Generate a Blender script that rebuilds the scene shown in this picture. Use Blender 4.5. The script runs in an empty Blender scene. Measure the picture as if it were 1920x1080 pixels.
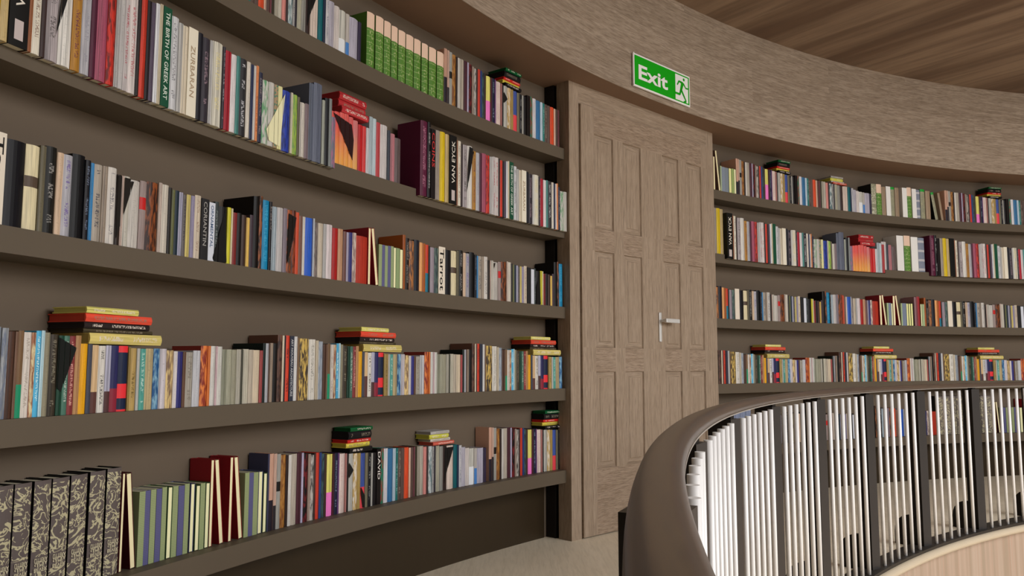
import bpy, bmesh, math, random
from mathutils import Matrix, Vector
# ---------------------------------------------------------------- frame
# room coordinates: camera above the origin, eye level z = 0, floor z = -1; everything is scaled to metres by S
S = 0.8
CX, CY = 6.4701, -0.5759            # centre of the round room
QX, QY = 6.7408, -0.4552            # centre of the round opening with the railing
R_SHELF, R_WALL, R_BAND, Z_SOFFIT, Z_CEIL = 8.132, 8.286, 7.9207, 1.7191, 2.48
SHELF_TOP = {1: 1.3041, 2: 0.8261, 3: 0.3466, 4: -0.1311, 5: -0.6022}
SHELF_BOT = {1: 1.2366, 2: 0.7581, 3: 0.2786, 4: -0.2006, 5: -0.6737}
BOOK_R = {1: 8.135, 2: 8.105, 3: 8.135, 4: 8.135, 5: 8.185}
scene = bpy.context.scene
COL = scene.collection
rad = math.radians
def P(x, y, z): return Vector((x * S, y * S, (z + 1) * S))
def polar(R, a, z, cx=CX, cy=CY): return P(cx + R * math.cos(a), cy + R * math.sin(a), z)
MODS={
'C':'''0.01722 0.224 150,155,160 m 90,100,120|0.01869 0.215 75,52,42 n|0.008231 0.215 105,80,65 n|0.01695 0.219 110,85,60 s.45 25,125,90|0.02129 0.217 200,193,185 t 150,140,130|0.0127 0.217 150,100,75 m 200,190,150|0.01541 0.221 75,165,205 t 190,215,225|0.01038 0.221 170,200,210 n|0.0164 0.216 130,125,105 n|0.02669 0.213 62,55,45 t 110,105,90|0.01697 0.212 22,60,45 n|0.0172 0.212 70,110,95 t 160,170,160|0.01918 0.211 120,50,52 t 190,140,130|0.01768 0.212 165,125,85 n|0.02262 0.19 220,155,25 n|0.01602 0.19 65,68,80 n|0.02142 0.189 195,165,125 s.4 80,50,45|0.0244 0.188 200,197,190 t 60,60,60|0.01906 0.189 170,170,190 s.4 70,45,45|0.02713 0.188 42,42,85 s.4 120,35,50|0.03364 0.187 25,35,62 q 205,45,52|0.008029 0.184 130,110,60 n|0.02231 0.183 165,140,85 t 90,75,40|0.01231 0.183 165,165,160 n|0.02283 0.182 75,145,135 t 160,190,180|0.02956 0.182 168,152,115 n|0.02449 0.182 30,82,135 m 120,160,180|0.02752 0.182 190,185,192 n|0.02756 0.179 205,180,125 m 90,65,60|0.01622 0.177 195,190,190 n|0.02142 0.176 50,50,115 n|0.01382 0.175 90,65,50 n|0.03175 0.173 150,145,135 t 110,105,95|0.03188 0.179 180,182,188 n|0.03003 0.196 130,50,42 m 205,120,60|0.01176 0.197 190,105,50 n|0.02224 0.197 190,190,185 n|0.008974 0.196 175,150,155 n|0.02213 0.194 188,188,182 n|0.02189 0.185 130,132,115 n|0.02319 0.186 150,150,132 n|0.02348 0.186 140,138,120 n|0.02112 0.188 165,162,150 n|0.009047 0.187 60,60,50 n|0.02848 0.188 180,176,160 n|0.02452 0.186 170,160,145 n|0.03038 0.186 192,178,155 n|0.01396 0.186 150,70,70 n|0.01406 0.213 22,32,30 n|0.0153 0.212 160,162,168 n|0.007406 0.211 80,60,50 n|0.01547 0.212 140,125,110 n|0.02487 0.212 18,15,15 n|0.02341 0.245 100,70,58 m 30,22,22|0.01003 0.244 200,190,170 n|0.007699 0.242 30,25,28 n|0.02086 0.243 192,62,42 t 90,30,25|0.02409 0.241 45,48,60 T 170,172,175 ART NOUVEAU ARCHITECTURE|0.02008 0.24 190,190,190 n|0.01164 0.238 110,85,60 n|0.05472 0.236 60,50,45 m 200,170,90|0.03935 0.234 203,200,192 t 130,128,120|0.01477 0.229 180,170,150 n|0.02591 0.225 150,158,168 m 110,120,135''',
'A':'''0.04954 0.36 82,26,52 t 150,100,120|0.02376 0.362 20,18,20 t 150,150,150|0.0325 0.335 22,18,20 T 175,45,45 COINS|0.03801 0.34 150,140,130 n|0.03753 0.344 205,178,22 n|0.03083 0.341 178,158,112 n|0.05559 0.345 16,16,15 V 195,190,180 VAN EYCK|0.01074 0.328 130,80,50 n|0.0253 0.327 205,200,185 t 120,100,90|0.01464 0.319 55,42,42 n|0.03961 0.321 160,152,155 t 80,75,75|0.04045 0.325 205,203,198 n|0.02912 0.306 160,115,45 t 90,40,60|0.02977 0.302 165,165,172 t 130,130,140|0.01962 0.305 75,30,50 n|0.03639 0.31 155,78,100 n|0.02699 0.31 195,50,38 m 60,25,25|0.01511 0.308 160,158,158 n|0.01575 0.31 172,170,170 n|0.01932 0.312 178,172,172 t 150,70,80|0.02798 0.311 200,192,190 t 160,90,95|0.01194 0.311 40,34,32 n|0.02214 0.307 190,58,42 n|0.01528 0.308 32,26,30 n|0.01647 0.308 78,68,85 n|0.0156 0.311 205,208,215 n|0.01312 0.314 190,180,155 n|0.03463 0.314 20,68,48 T 190,200,190 THE BIRTH OF GREEK ART|0.03154 0.299 190,192,196 t 110,110,115|0.01767 0.29 170,170,168 n|0.02123 0.288 200,190,170 n|0.04097 0.291 203,198,182 T 150,132,108 ZURBARAN|0.02378 0.288 24,24,32 n|0.03063 0.281 48,44,52 t 130,110,120|0.01372 0.283 170,170,170 n|0.04672 0.289 203,200,186 t 190,180,130|0.01048 0.285 55,50,58 t 130,125,130|0.02866 0.276 160,28,45 n|0.02528 0.271 205,200,202 n|0.01726 0.274 72,130,125 n|0.03238 0.274 42,42,46 t 170,170,175|0.02035 0.274 195,190,180 n|0.01324 0.271 32,42,75 n|0.01199 0.27 190,188,185 n|0.01409 0.273 205,130,82 t 150,80,50|0.02092 0.254 40,42,62 t 120,110,110|0.03323 0.234 188,188,182 m 60,130,80|0.02909 0.238 182,180,174 n|0.0206 0.238 150,130,100 c 70,110,90|0.0226 0.238 208,205,150 n|0.04348 0.23 42,62,155 m 25,35,90|0.01346 0.232 185,180,160 n|0.02468 0.23 155,182,78 m 90,130,70|0.01494 0.229 95,90,75 n|0.02892 0.214 190,185,176 n|0.02225 0.217 120,105,110 n|0.02763 0.305 85,92,108 n|0.04898 0.315 92,98,115 n|0.01655 0.259 150,155,145 n|0.02471 0.274 28,30,34 n|0.01683 0.28 120,125,125 n|0.02444 0.209 110,110,125 m 150,90,120|0.02882 0.213 205,85,80 y 215,180,60|0.03194 0.217 205,80,75 y 215,180,60|0.02951 0.222 205,90,85 y 215,180,60|0.02842 0.225 200,85,80 y 215,180,60|0.02872 0.221 195,85,85 y 215,180,60|0.03049 0.214 190,110,110 y 215,180,60|0.02935 0.203 185,30,35 n|0.02371 0.202 200,60,60 n|0.02091 0.201 190,190,195 n|0.02408 0.258 150,165,172 n|0.02276 0.257 172,188,195 n|0.02909 0.247 172,62,66 n|0.04964 0.244 186,182,182 n|0.0204 0.228 55,62,72 n|0.03324 0.219 170,110,118 n|0.04245 0.208 95,82,82 n''',
'B':'''0.04076 0.221 205,195,160 h 75,62,52|0.01742 0.226 95,90,72 n|0.03353 0.23 22,22,20 t 130,128,125|0.02124 0.222 195,170,145 n|0.02828 0.223 160,160,168 t 100,85,140|0.04194 0.233 14,15,18 n|0.01648 0.224 24,24,30 t 90,100,120|0.01184 0.218 50,120,172 n|0.03006 0.218 155,147,136 t 60,60,70|0.01835 0.22 140,128,115 n|0.0319 0.223 192,188,182 t 110,110,115|0.01582 0.208 40,30,25 n|0.009176 0.207 170,150,140 n|0.02218 0.207 175,172,162 n|0.03827 0.201 182,178,172 n|0.02521 0.207 140,125,122 r 170,30,30|0.04688 0.212 50,32,28 m 130,70,35|0.01315 0.218 175,160,150 n|0.02663 0.215 188,182,170 n|0.01258 0.209 35,32,30 n|0.01359 0.204 95,98,62 n|0.01691 0.205 22,38,50 n|0.01616 0.204 150,150,170 n|0.01538 0.2 90,85,85 t 40,38,42|0.01741 0.203 185,170,100 n|0.01903 0.202 130,125,150 n|0.027 0.207 190,178,160 t 140,120,105|0.03434 0.202 34,34,36 T 140,138,135 CORIANTIN|0.02746 0.196 185,190,200 T 70,90,120 ORNAMENTAL|0.0177 0.204 50,58,58 t 110,115,115|0.04111 0.192 22,20,22 n|0.01618 0.194 190,185,45 n|0.00893 0.192 200,192,160 n|0.02118 0.18 125,42,42 n|0.02249 0.183 18,15,15 n|0.02276 0.181 60,42,36 n|0.01642 0.175 205,170,85 n|0.01822 0.187 62,50,58 n|0.02793 0.257 18,15,14 n|0.01694 0.262 40,28,22 m 140,80,45|0.03547 0.253 20,122,165 t 60,150,185|0.01389 0.254 25,25,30 t 110,100,95|0.02689 0.239 150,165,175 n|0.0344 0.24 176,172,172 n|0.02103 0.241 122,112,122 n|0.02428 0.238 55,50,45 m 160,80,35|0.0227 0.242 130,60,35 m 40,25,20|0.01733 0.239 195,75,45 n|0.01997 0.229 110,80,70 n|0.01572 0.228 192,188,180 n|0.0446 0.227 42,88,185 n|0.00967 0.229 160,165,170 n|0.01946 0.216 130,118,115 m 70,65,65|0.03279 0.218 178,168,152 n|0.01989 0.22 160,160,160 n|0.0362 0.221 200,190,192 n|0.03468 0.211 155,26,26 n|0.031 0.212 175,135,105 n|0.02087 0.206 105,75,72 n|0.01401 0.206 150,145,165 n|0.02399 0.209 48,50,110 n|0.02563 0.211 140,120,115 m 190,180,170|0.0747 0.202 165,50,35 n|0.01696 0.246 215,205,165 f 130,35,42|0.05526 0.249 215,205,165 L 130,35,42|0.02271 0.184 136,150,110 k 60,85,45|0.01982 0.185 88,88,124 k|0.01995 0.184 134,148,112 k|0.02164 0.185 88,88,124 k|0.01789 0.185 136,150,110 k|0.01799 0.184 218,212,170 f 60,85,60|0.02521 0.182 130,148,106 k|0.02382 0.183 225,210,165 f 60,85,60|0.01999 0.251 150,80,35 n|0.02981 0.238 28,22,20 t 120,115,110|0.03499 0.229 90,65,55 m 170,110,60|0.03868 0.237 20,24,36 n|0.02326 0.23 218,155,98 n|0.02174 0.23 160,85,30 n|0.02187 0.227 190,60,40 s.5 30,100,120|0.01184 0.222 20,18,20 n|0.03575 0.217 145,135,145 n|0.0292 0.218 50,68,72 m 90,110,100|0.05211 0.229 200,192,178 T 18,16,16 Tarrot|0.05108 0.221 16,16,22 n''',
'D':'''0.02302 0.278 190,150,130 s.3 30,25,35|0.01626 0.275 180,150,135 s.3 35,30,35|0.02227 0.272 145,145,140 h 20,20,20|0.02668 0.268 120,75,40 m 160,115,55|0.01436 0.266 45,32,30 n|0.01687 0.266 200,197,192 n|0.03168 0.266 168,160,148 n|0.02468 0.265 70,35,45 n|0.01181 0.264 165,160,185 n|0.02633 0.261 20,16,18 m 110,30,35|0.01518 0.258 140,125,115 n|0.01912 0.253 175,170,165 m 20,18,18|0.01026 0.257 60,45,42 n|0.02065 0.257 188,58,42 n|0.0143 0.255 40,60,115 n|0.01635 0.25 60,85,85 m 30,30,40|0.01514 0.249 60,42,36 n|0.03659 0.246 218,208,112 s.42 215,112,180|0.01075 0.246 70,35,42 n|0.02027 0.245 28,32,55 t 110,120,140|0.008835 0.244 95,60,110 n|0.03841 0.239 208,190,184 t 180,155,150|0.009691 0.239 160,110,105 n|0.01112 0.238 25,22,22 n|0.03152 0.236 172,172,166 n|0.0262 0.233 180,150,90 m 200,195,185|0.02143 0.231 152,128,72 n|0.02883 0.229 60,80,150 s.5 200,60,70|0.02036 0.229 110,105,85 n|0.01904 0.227 22,22,26 t 120,120,120|0.01178 0.226 160,160,155 n|0.02594 0.225 25,22,24 n|0.02842 0.237 22,18,18 T 200,195,190 DAVID|0.02263 0.238 35,110,85 m 130,45,40|0.02739 0.236 203,202,208 n|0.03536 0.234 50,105,150 n|0.02017 0.233 170,190,205 n|0.01561 0.231 30,110,105 t 130,170,165|0.02434 0.229 85,70,64 t 130,115,105|0.02294 0.228 90,72,66 n|0.03112 0.228 205,78,42 m 190,60,30|0.01366 0.226 200,170,150 n|0.02181 0.227 85,65,60 n|0.008114 0.227 110,60,70 n|0.01874 0.226 50,45,32 n|0.02213 0.225 150,145,132 n|0.0231 0.225 172,168,156 n|0.0266 0.221 195,128,122 n|0.01254 0.221 60,50,50 n|0.02943 0.22 95,120,125 m 190,195,195|0.01269 0.216 150,150,150 t 60,60,60|0.01528 0.217 45,42,50 n|0.02905 0.216 165,163,145 n|0.02842 0.213 135,135,130 n|0.03038 0.212 50,35,32 n|0.05265 0.211 200,185,175 n|0.02838 0.211 20,92,100 n|0.01605 0.207 30,42,65 n|0.02151 0.204 180,180,185 t 110,110,130|0.03248 0.194 165,162,175 n|0.03274 0.188 192,185,182 n|0.04037 0.183 185,185,178 s.5 200,205,210|0.02311 0.18 170,165,160 s.75 62,112,172|0.05692 0.177 165,162,178 n|0.02071 0.175 50,42,65 n''',
}
WEDGES=[['C', '12,16,14', (0.161, 0.207), (0.219, 0.179), (0.175, 0.062), (0.161, 0.074)], ['A', '14,13,14', (0.369, 0.32), (0.409, 0.313), (0.347, 0.074), (0.356, 0.178)], ['A', '205,203,165', (1.283, 0.215), (1.191, 0.056), (1.204, 0.019), (1.263, 0.009)], ['A', '35,12,12', (1.596, 0.209), (1.714, 0.187), (1.728, 0.124), (1.722, 0.034)], ['B', '22,18,14', (0.289, 0.206), (0.352, 0.202), (0.306, 0.054), (0.294, 0.017)], ['B', '14,13,13', (0.734, 0.186), (0.748, 0.0), (0.692, -0.006), (0.683, 0.011)], ['B', '18,13,10', (1.054, 0.226), (1.097, 0.216), (1.074, 0.102), (1.051, 0.031)], ['D', '20,20,20', (0.447, 0.216), (0.491, 0.165), (0.455, 0.128)], ['D', '22,18,15', (0.534, 0.1), (0.604, -0.005), (0.553, -0.007)], ['D', '14,12,12', (1.144, 0.204), (1.216, 0.203), (1.161, 0.087), (1.142, 0.03)]]  # wedge-shaped shading across neighbouring spines, kept as flat colour
STACKS={'X1': ('D', [(0.464, 0.608, 0.345, 0.33, '10,85,45'), (0.46, 0.608, 0.33, 0.297, '25,22,24'), (0.46, 0.61, 0.295, 0.281, '200,40,35'), (0.459, 0.61, 0.28, 0.261, '205,190,75'), (0.462, 0.608, 0.259, 0.24, '24,22,22')]), 'X2': ('D', [(1.037, 1.182, 0.289, 0.275, '165,163,160'), (1.036, 1.185, 0.273, 0.252, '190,190,75'), (1.051, 1.204, 0.25, 0.237, '190,190,180'), (1.051, 1.214, 0.235, 0.22, '195,90,75')]), 'Y': ('C', [(0.243, 0.425, 0.291, 0.274, '205,198,110'), (0.247, 0.483, 0.273, 0.25, '215,75,55'), (0.248, 0.48, 0.25, 0.233, '40,32,32'), (0.251, 0.498, 0.233, 0.222, '70,62,45'), (0.259, 0.518, 0.221, 0.191, '200,185,110')]), 'RR': ('A', [(1.645, 1.82, 0.312, 0.28, '170,45,50'), (1.646, 1.821, 0.279, 0.25, '172,48,52'), (1.647, 1.821, 0.249, 0.221, '175,50,55')])}
INST=[(2, 'A', 4, 77, [(4, 162.475), (6, 162.127), (62, 152.41), (78, 149.061)]), (2, 'A', 0, 47, [(0, 148.296), (7, 146.32), (27, 143.111), (48, 139.257)]), (2, 'A', 2, 77, [(2, 128.007), (6, 126.938), (7, 126.442), (27, 123.123), (56, 117.755), (62, 116.413), (78, 112.556)]), (2, 'A', 0, 42, [(0, 109.92), (7, 107.967), (27, 104.767), (43, 101.956)]), (3, 'B', 79, 84, [(79, 162.423), (83, 162.104), (84, 161.844), (85, 161.441)]), (3, 'B', 0, 84, [(0, 161.441), (85, 146.297)]), (3, 'B', 0, 40, [(0, 146.297), (41, 139.303)]), (3, 'B', 75, 84, [(75, 127.712), (85, 125.42)]), (3, 'B', 0, 62, [(0, 125.42), (40, 118.53), (50, 116.814), (63, 114.212)]), (3, 'B', 73, 84, [(73, 110.44), (85, 107.805)]), (3, 'B', 0, 30, [(0, 107.805), (31, 102.101)]), (4, 'C', 0, 63, [(0, 161.697), (64, 152.49)]), (4, 'C', 1, 63, [(1, 152.49), (14, 150.934), (64, 143.29)]), (4, 'C', 1, 26, [(1, 143.29), (14, 141.648), (27, 139.371)]), (4, 'C', 52, 63, [(52, 127.81), (56, 127.208), (64, 125.564)]), (4, 'C', 1, 63, [(1, 125.564), (14, 123.896), (56, 117.35), (64, 116.024)]), (4, 'C', 1, 63, [(1, 116.024), (14, 114.737), (56, 109.665), (64, 107.936)]), (4, 'C', 1, 37, [(1, 107.936), (14, 106.412), (38, 102.43)]), (5, 'D', 0, 64, [(0, 154.059), (65, 143.777)]), (5, 'D', 0, 30, [(0, 143.609), (17, 141.211), (31, 138.976)]), (1, 'D', 32, 64, [(32, 156.58), (56, 153.01), (65, 151.091)]), (1, 'D', 0, 43, [(0, 146.792), (17, 144.317), (44, 139.501)]), (1, 'D', 0, 64, [(0, 125.759), (17, 123.346), (56, 116.387), (65, 114.396)]), (1, 'D', 0, 40, [(0, 108.301), (17, 105.804), (41, 101.69)]), (5, 'B', 73, 84, [(73, 123.358), (85, 121.528)]), (5, 'B', 0, 62, [(0, 121.528), (63, 109.502)]), (2, 'A', 43, 77, [(43, 101.45), (78, 94.855)]), (3, 'B', 31, 84, [(31, 101.95), (85, 92.077)]), (4, 'C', 38, 63, [(38, 101.95), (64, 98.091)]), (4, 'C', 1, 40, [(1, 98.091), (41, 92.373)]), (1, 'D', 41, 64, [(41, 101.3), (65, 96.955)]), (1, 'D', 0, 31, [(0, 161.148), (32, 156.6)]), (2, 'A', 0, 3, [(0, 163.512), (4, 162.495)]), (3, 'B', 40, 78, [(40, 169.69), (79, 162.443)]), (4, 'C', 1, 63, [(1, 170.821), (64, 161.717)])]
CUSTOM=[
(5,[(162.036, 0.0433, 0.345, '84,76,74 d 172,166,135'), (161.695, 0.0467, 0.345, '84,76,74 d 172,166,135'), (161.339, 0.0497, 0.3, '84,76,74 d 172,166,135'), (160.963, 0.0491, 0.299, '84,76,74 d 172,166,135'), (160.566, 0.0511, 0.299, '84,76,74 d 172,166,135'), (160.18, 0.0526, 0.299, '84,76,74 d 172,166,135'), (159.777, 0.0537, 0.3, '84,76,74 d 172,166,135'), (159.337, 0.0524, 0.302, '84,76,74 d 172,166,135'), (158.928, 0.0502, 0.304, '84,76,74 d 172,166,135')]),
(5,[(158.575, 0.0095, 0.287, '215,205,165 f 70,20,28'), (158.494, 0.0526, 0.285, '215,205,165 L 70,20,28')]),
(5,[(158.114, 0.0229, 0.222, '134,146,106 k'), (157.954, 0.0199, 0.222, '84,84,122 k'), (157.806, 0.021, 0.222, '134,146,106 k'), (157.65, 0.0217, 0.221, '84,84,122 k'), (157.492, 0.0189, 0.223, '134,146,106 k'), (157.328, 0.0179, 0.222, '218,212,170 f 60,85,60'), (157.187, 0.0217, 0.22, '134,146,106 k'), (157.023, 0.0244, 0.218, '84,84,122 k'), (156.846, 0.02, 0.221, '134,146,106 k'), (156.666, 0.017, 0.22, '218,212,170 f 70,75,110'), (156.5, 0.0172, 0.211, '218,212,170 f 60,85,60'), (156.366, 0.0208, 0.214, '134,146,106 k'), (156.203, 0.0172, 0.214, '218,212,170 f 60,85,60')]),
(5,[(156.066, 0.0136, 0.288, '218,208,168 f 130,28,35'), (155.96, 0.0558, 0.287, '218,208,168 L 130,28,35'), (155.448, 0.0142, 0.288, '218,208,168 f 130,28,35'), (155.334, 0.0562, 0.287, '218,208,168 L 130,28,35')]),
(5,[(154.929, 0.0211, 0.224, '134,146,106 k'), (154.781, 0.0219, 0.221, '84,84,122 k'), (154.628, 0.0238, 0.22, '134,146,106 k'), (154.454, 0.0201, 0.222, '218,212,170 f 70,75,110'), (154.273, 0.017, 0.213, '218,212,170 f 60,85,60'), (154.13, 0.0091, 0.279, '58,60,85 n')]),
(1,[(150.807, 0.0519, 0.248, '75,115,45 g 205,178,158'), (150.377, 0.054, 0.253, '75,115,45 g 205,178,158'), (149.964, 0.0474, 0.252, '75,115,45 g 205,178,158'), (149.596, 0.0452, 0.248, '75,115,45 g 205,178,158'), (149.237, 0.0509, 0.247, '75,115,45 g 205,178,158'), (148.843, 0.0548, 0.247, '75,115,45 g 205,178,158'), (148.422, 0.0507, 0.247, '75,115,45 g 205,178,158'), (148.008, 0.0484, 0.246, '75,115,45 g 205,178,158'), (147.616, 0.0565, 0.246, '75,115,45 g 205,178,158'), (147.165, 0.0522, 0.246, '75,115,45 g 205,178,158')]),
(1,[(127.666, 0.0186, 0.254, '215,205,165 f 105,80,70'), (127.513, 0.0622, 0.305, '215,205,165 L 105,80,70'), (127.09, 0.0156, 0.192, '150,165,135 k'), (126.98, 0.0364, 0.188, '120,130,145 k'), (126.724, 0.0437, 0.187, '115,125,135 k'), (126.394, 0.0313, 0.192, '218,212,150 f 60,85,60'), (126.152, 0.0251, 0.191, '140,160,100 k'), (125.968, 0.024, 0.193, '218,212,170 f 60,85,60')]),
(1,[(114.372, 0.057, 0.268, '125,125,105 d 185,185,165'), (113.948, 0.0601, 0.27, '75,115,45 g 205,178,158'), (113.51, 0.0463, 0.252, '150,130,108 n'), (113.169, 0.0526, 0.26, '205,205,203 w'), (112.769, 0.0462, 0.259, '125,125,105 e 30,140,50'), (112.399, 0.0461, 0.258, '150,130,108 n'), (111.824, 0.0554, 0.264, '205,205,203 w'), (111.396, 0.0501, 0.272, '75,115,45 g 205,178,158'), (111.014, 0.05, 0.264, '205,205,203 w'), (110.625, 0.0416, 0.259, '120,128,145 b 165,165,170'), (110.296, 0.0519, 0.268, '125,125,105 e 30,140,50'), (109.872, 0.0539, 0.257, '150,130,108 n'), (109.456, 0.0795, 0.25, '125,125,105 M 30,140,50'), (108.888, 0.0608, 0.25, '150,130,108 M 150,130,108')]),
(2,[(112.483, 0.0801, 0.309, '205,205,203 w'), (111.843, 0.0726, 0.314, '75,115,45 g 205,178,158'), (111.293, 0.0787, 0.307, '205,205,203 w'), (110.685, 0.0722, 0.304, '120,128,145 b 165,165,170')]),
(3,[(114.131, 0.024, 0.257, '218,208,168 f 130,35,42'), (113.947, 0.0574, 0.262, '218,208,168 L 130,35,42'), (113.521, 0.0177, 0.192, '150,168,128 k'), (113.396, 0.0313, 0.192, '110,120,140 k'), (113.176, 0.0177, 0.192, '218,212,170 f 60,85,60'), (113.022, 0.025, 0.258, '218,208,168 f 130,35,42'), (112.831, 0.0603, 0.262, '218,208,168 L 130,35,42'), (112.37, 0.0156, 0.194, '150,168,128 k'), (112.26, 0.0467, 0.195, '110,120,140 k'), (111.924, 0.0228, 0.196, '218,212,150 f 60,85,60'), (111.734, 0.0207, 0.196, '218,212,150 f 60,85,60'), (111.559, 0.0228, 0.197, '218,212,150 f 60,85,60'), (111.239, 0.0258, 0.253, '135,100,105 n'), (111.042, 0.0361, 0.258, '150,45,50 n'), (110.766, 0.0155, 0.196, '218,212,170 f 60,85,60'), (110.635, 0.0258, 0.193, '150,168,128 k')]),
(5,[(127.147, 0.0572, 0.31, '120,130,155 b 165,165,175'), (126.73, 0.0574, 0.31, '120,130,155 b 165,165,175'), (126.311, 0.0576, 0.31, '120,130,155 b 165,165,175'), (125.891, 0.0577, 0.31, '120,130,155 b 165,165,175'), (125.469, 0.0578, 0.31, '120,130,155 b 165,165,175'), (125.047, 0.058, 0.31, '120,130,155 b 165,165,175')]),
(5,[(109.271, 0.0642, 0.335, '95,88,84 d 172,166,135'), (108.788, 0.064, 0.335, '95,88,84 d 172,166,135'), (108.306, 0.0638, 0.335, '95,88,84 d 172,166,135'), (107.825, 0.0636, 0.335, '95,88,84 d 172,166,135'), (107.346, 0.0634, 0.335, '95,88,84 d 172,166,135'), (106.868, 0.0632, 0.335, '95,88,84 d 172,166,135'), (106.392, 0.063, 0.335, '95,88,84 d 172,166,135'), (105.917, 0.0628, 0.335, '95,88,84 d 172,166,135'), (105.445, 0.0626, 0.335, '95,88,84 d 172,166,135')]),
(5,[(104.948, 0.0178, 0.28, '215,205,165 f 70,20,28'), (104.803, 0.0443, 0.28, '215,205,165 L 70,20,28'), (104.452, 0.0271, 0.225, '134,146,106 k'), (104.237, 0.0271, 0.225, '84,84,122 k'), (104.023, 0.027, 0.225, '134,146,106 k'), (103.809, 0.027, 0.225, '218,212,170 f 60,85,60'), (103.595, 0.0269, 0.225, '134,146,106 k'), (103.382, 0.0269, 0.225, '84,84,122 k'), (103.169, 0.0268, 0.225, '134,146,106 k'), (102.957, 0.0268, 0.225, '218,212,170 f 60,85,60'), (102.728, 0.0233, 0.3, '218,208,168 f 130,28,35')]),
]
LIGHTS = [('added_overhead_light', ('AREA', P(6.6, -.7, 2.46), 500, 6.4)), ('added_centre_light', ('POINT', P(6.6, -.5, 1.35), 400, .9))]  # both lights added out of view; no lamp is known there
# ---------------------------------------------------------------- materials
def srgb(c):
    return tuple((v / 12.92 if v <= .04045 else ((v + .055) / 1.055) ** 2.4) for v in [x / 255 for x in c])
GAIN = 0.76
def alb(c, k=GAIN):
    if isinstance(c, str): c = [float(v) for v in c.split(',')]
    return tuple(min(.88, v / k) for v in srgb(c)) + (1,)
class NT:
    def __init__(s, name, rough=.6, spec=.3):
        s.m = bpy.data.materials.new(name); s.m.use_nodes = True
        s.t = s.m.node_tree; s.n = s.t.nodes; s.l = s.t.links
        s.b = s.n['Principled BSDF']; s.b.inputs['Roughness'].default_value = rough
        s.b.inputs['Specular IOR Level'].default_value = spec
    def add(s, kind, **kw):
        o = s.n.new(kind)
        for k, v in kw.items():
            if k in o.inputs.keys(): o.inputs[k].default_value = v
            else: setattr(o, k, v)
        return o
    def math(s, op, a, b=0.0, c=None):
        o = s.n.new('ShaderNodeMath'); o.operation = op
        for i, v in enumerate((a, b, c)):
            if v is None: continue
            if isinstance(v, (int, float)): o.inputs[i].default_value = v
            else: s.l.new(v, o.inputs[i])
        return o.outputs[0]
    def mix(s, fac, a, b):
        o = s.n.new('ShaderNodeMix'); o.data_type = 'RGBA'
        for sock, v in ((o.inputs['Factor'], fac), (o.inputs[6], a), (o.inputs[7], b)):
            if isinstance(v, (int, float)): sock.default_value = v
            elif isinstance(v, tuple): sock.default_value = v
            else: s.l.new(v, sock)
        return o.outputs[2]
    def out(s, colour, rough=None):
        if isinstance(colour, tuple): s.b.inputs['Base Color'].default_value = colour
        else: s.l.new(colour, s.b.inputs['Base Color'])
        if rough is not None: s.l.new(rough, s.b.inputs['Roughness'])
        return s.m
    def bump(s, h, st=.2, d=.01):
        o = s.add('ShaderNodeBump', Strength=st, Distance=d); s.l.new(h, o.inputs['Height']); s.l.new(o.outputs[0], s.b.inputs['Normal'])
def plain(name, c, rough=.6, spec=.3, metal=0.0, var=.04):
    t = NT(name, rough, spec); t.b.inputs['Metallic'].default_value = metal
    tc = t.add('ShaderNodeTexCoord'); no = t.add('ShaderNodeTexNoise', Scale=9.0, Detail=3.0); t.l.new(tc.outputs['Object'], no.inputs['Vector'])
    a = alb(c); hi = tuple(min(1, v * (1 + var)) for v in a[:3]) + (1,); lo = tuple(v * (1 - var) for v in a[:3]) + (1,)
    return t.out(t.mix(no.outputs[0], lo, hi))
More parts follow.
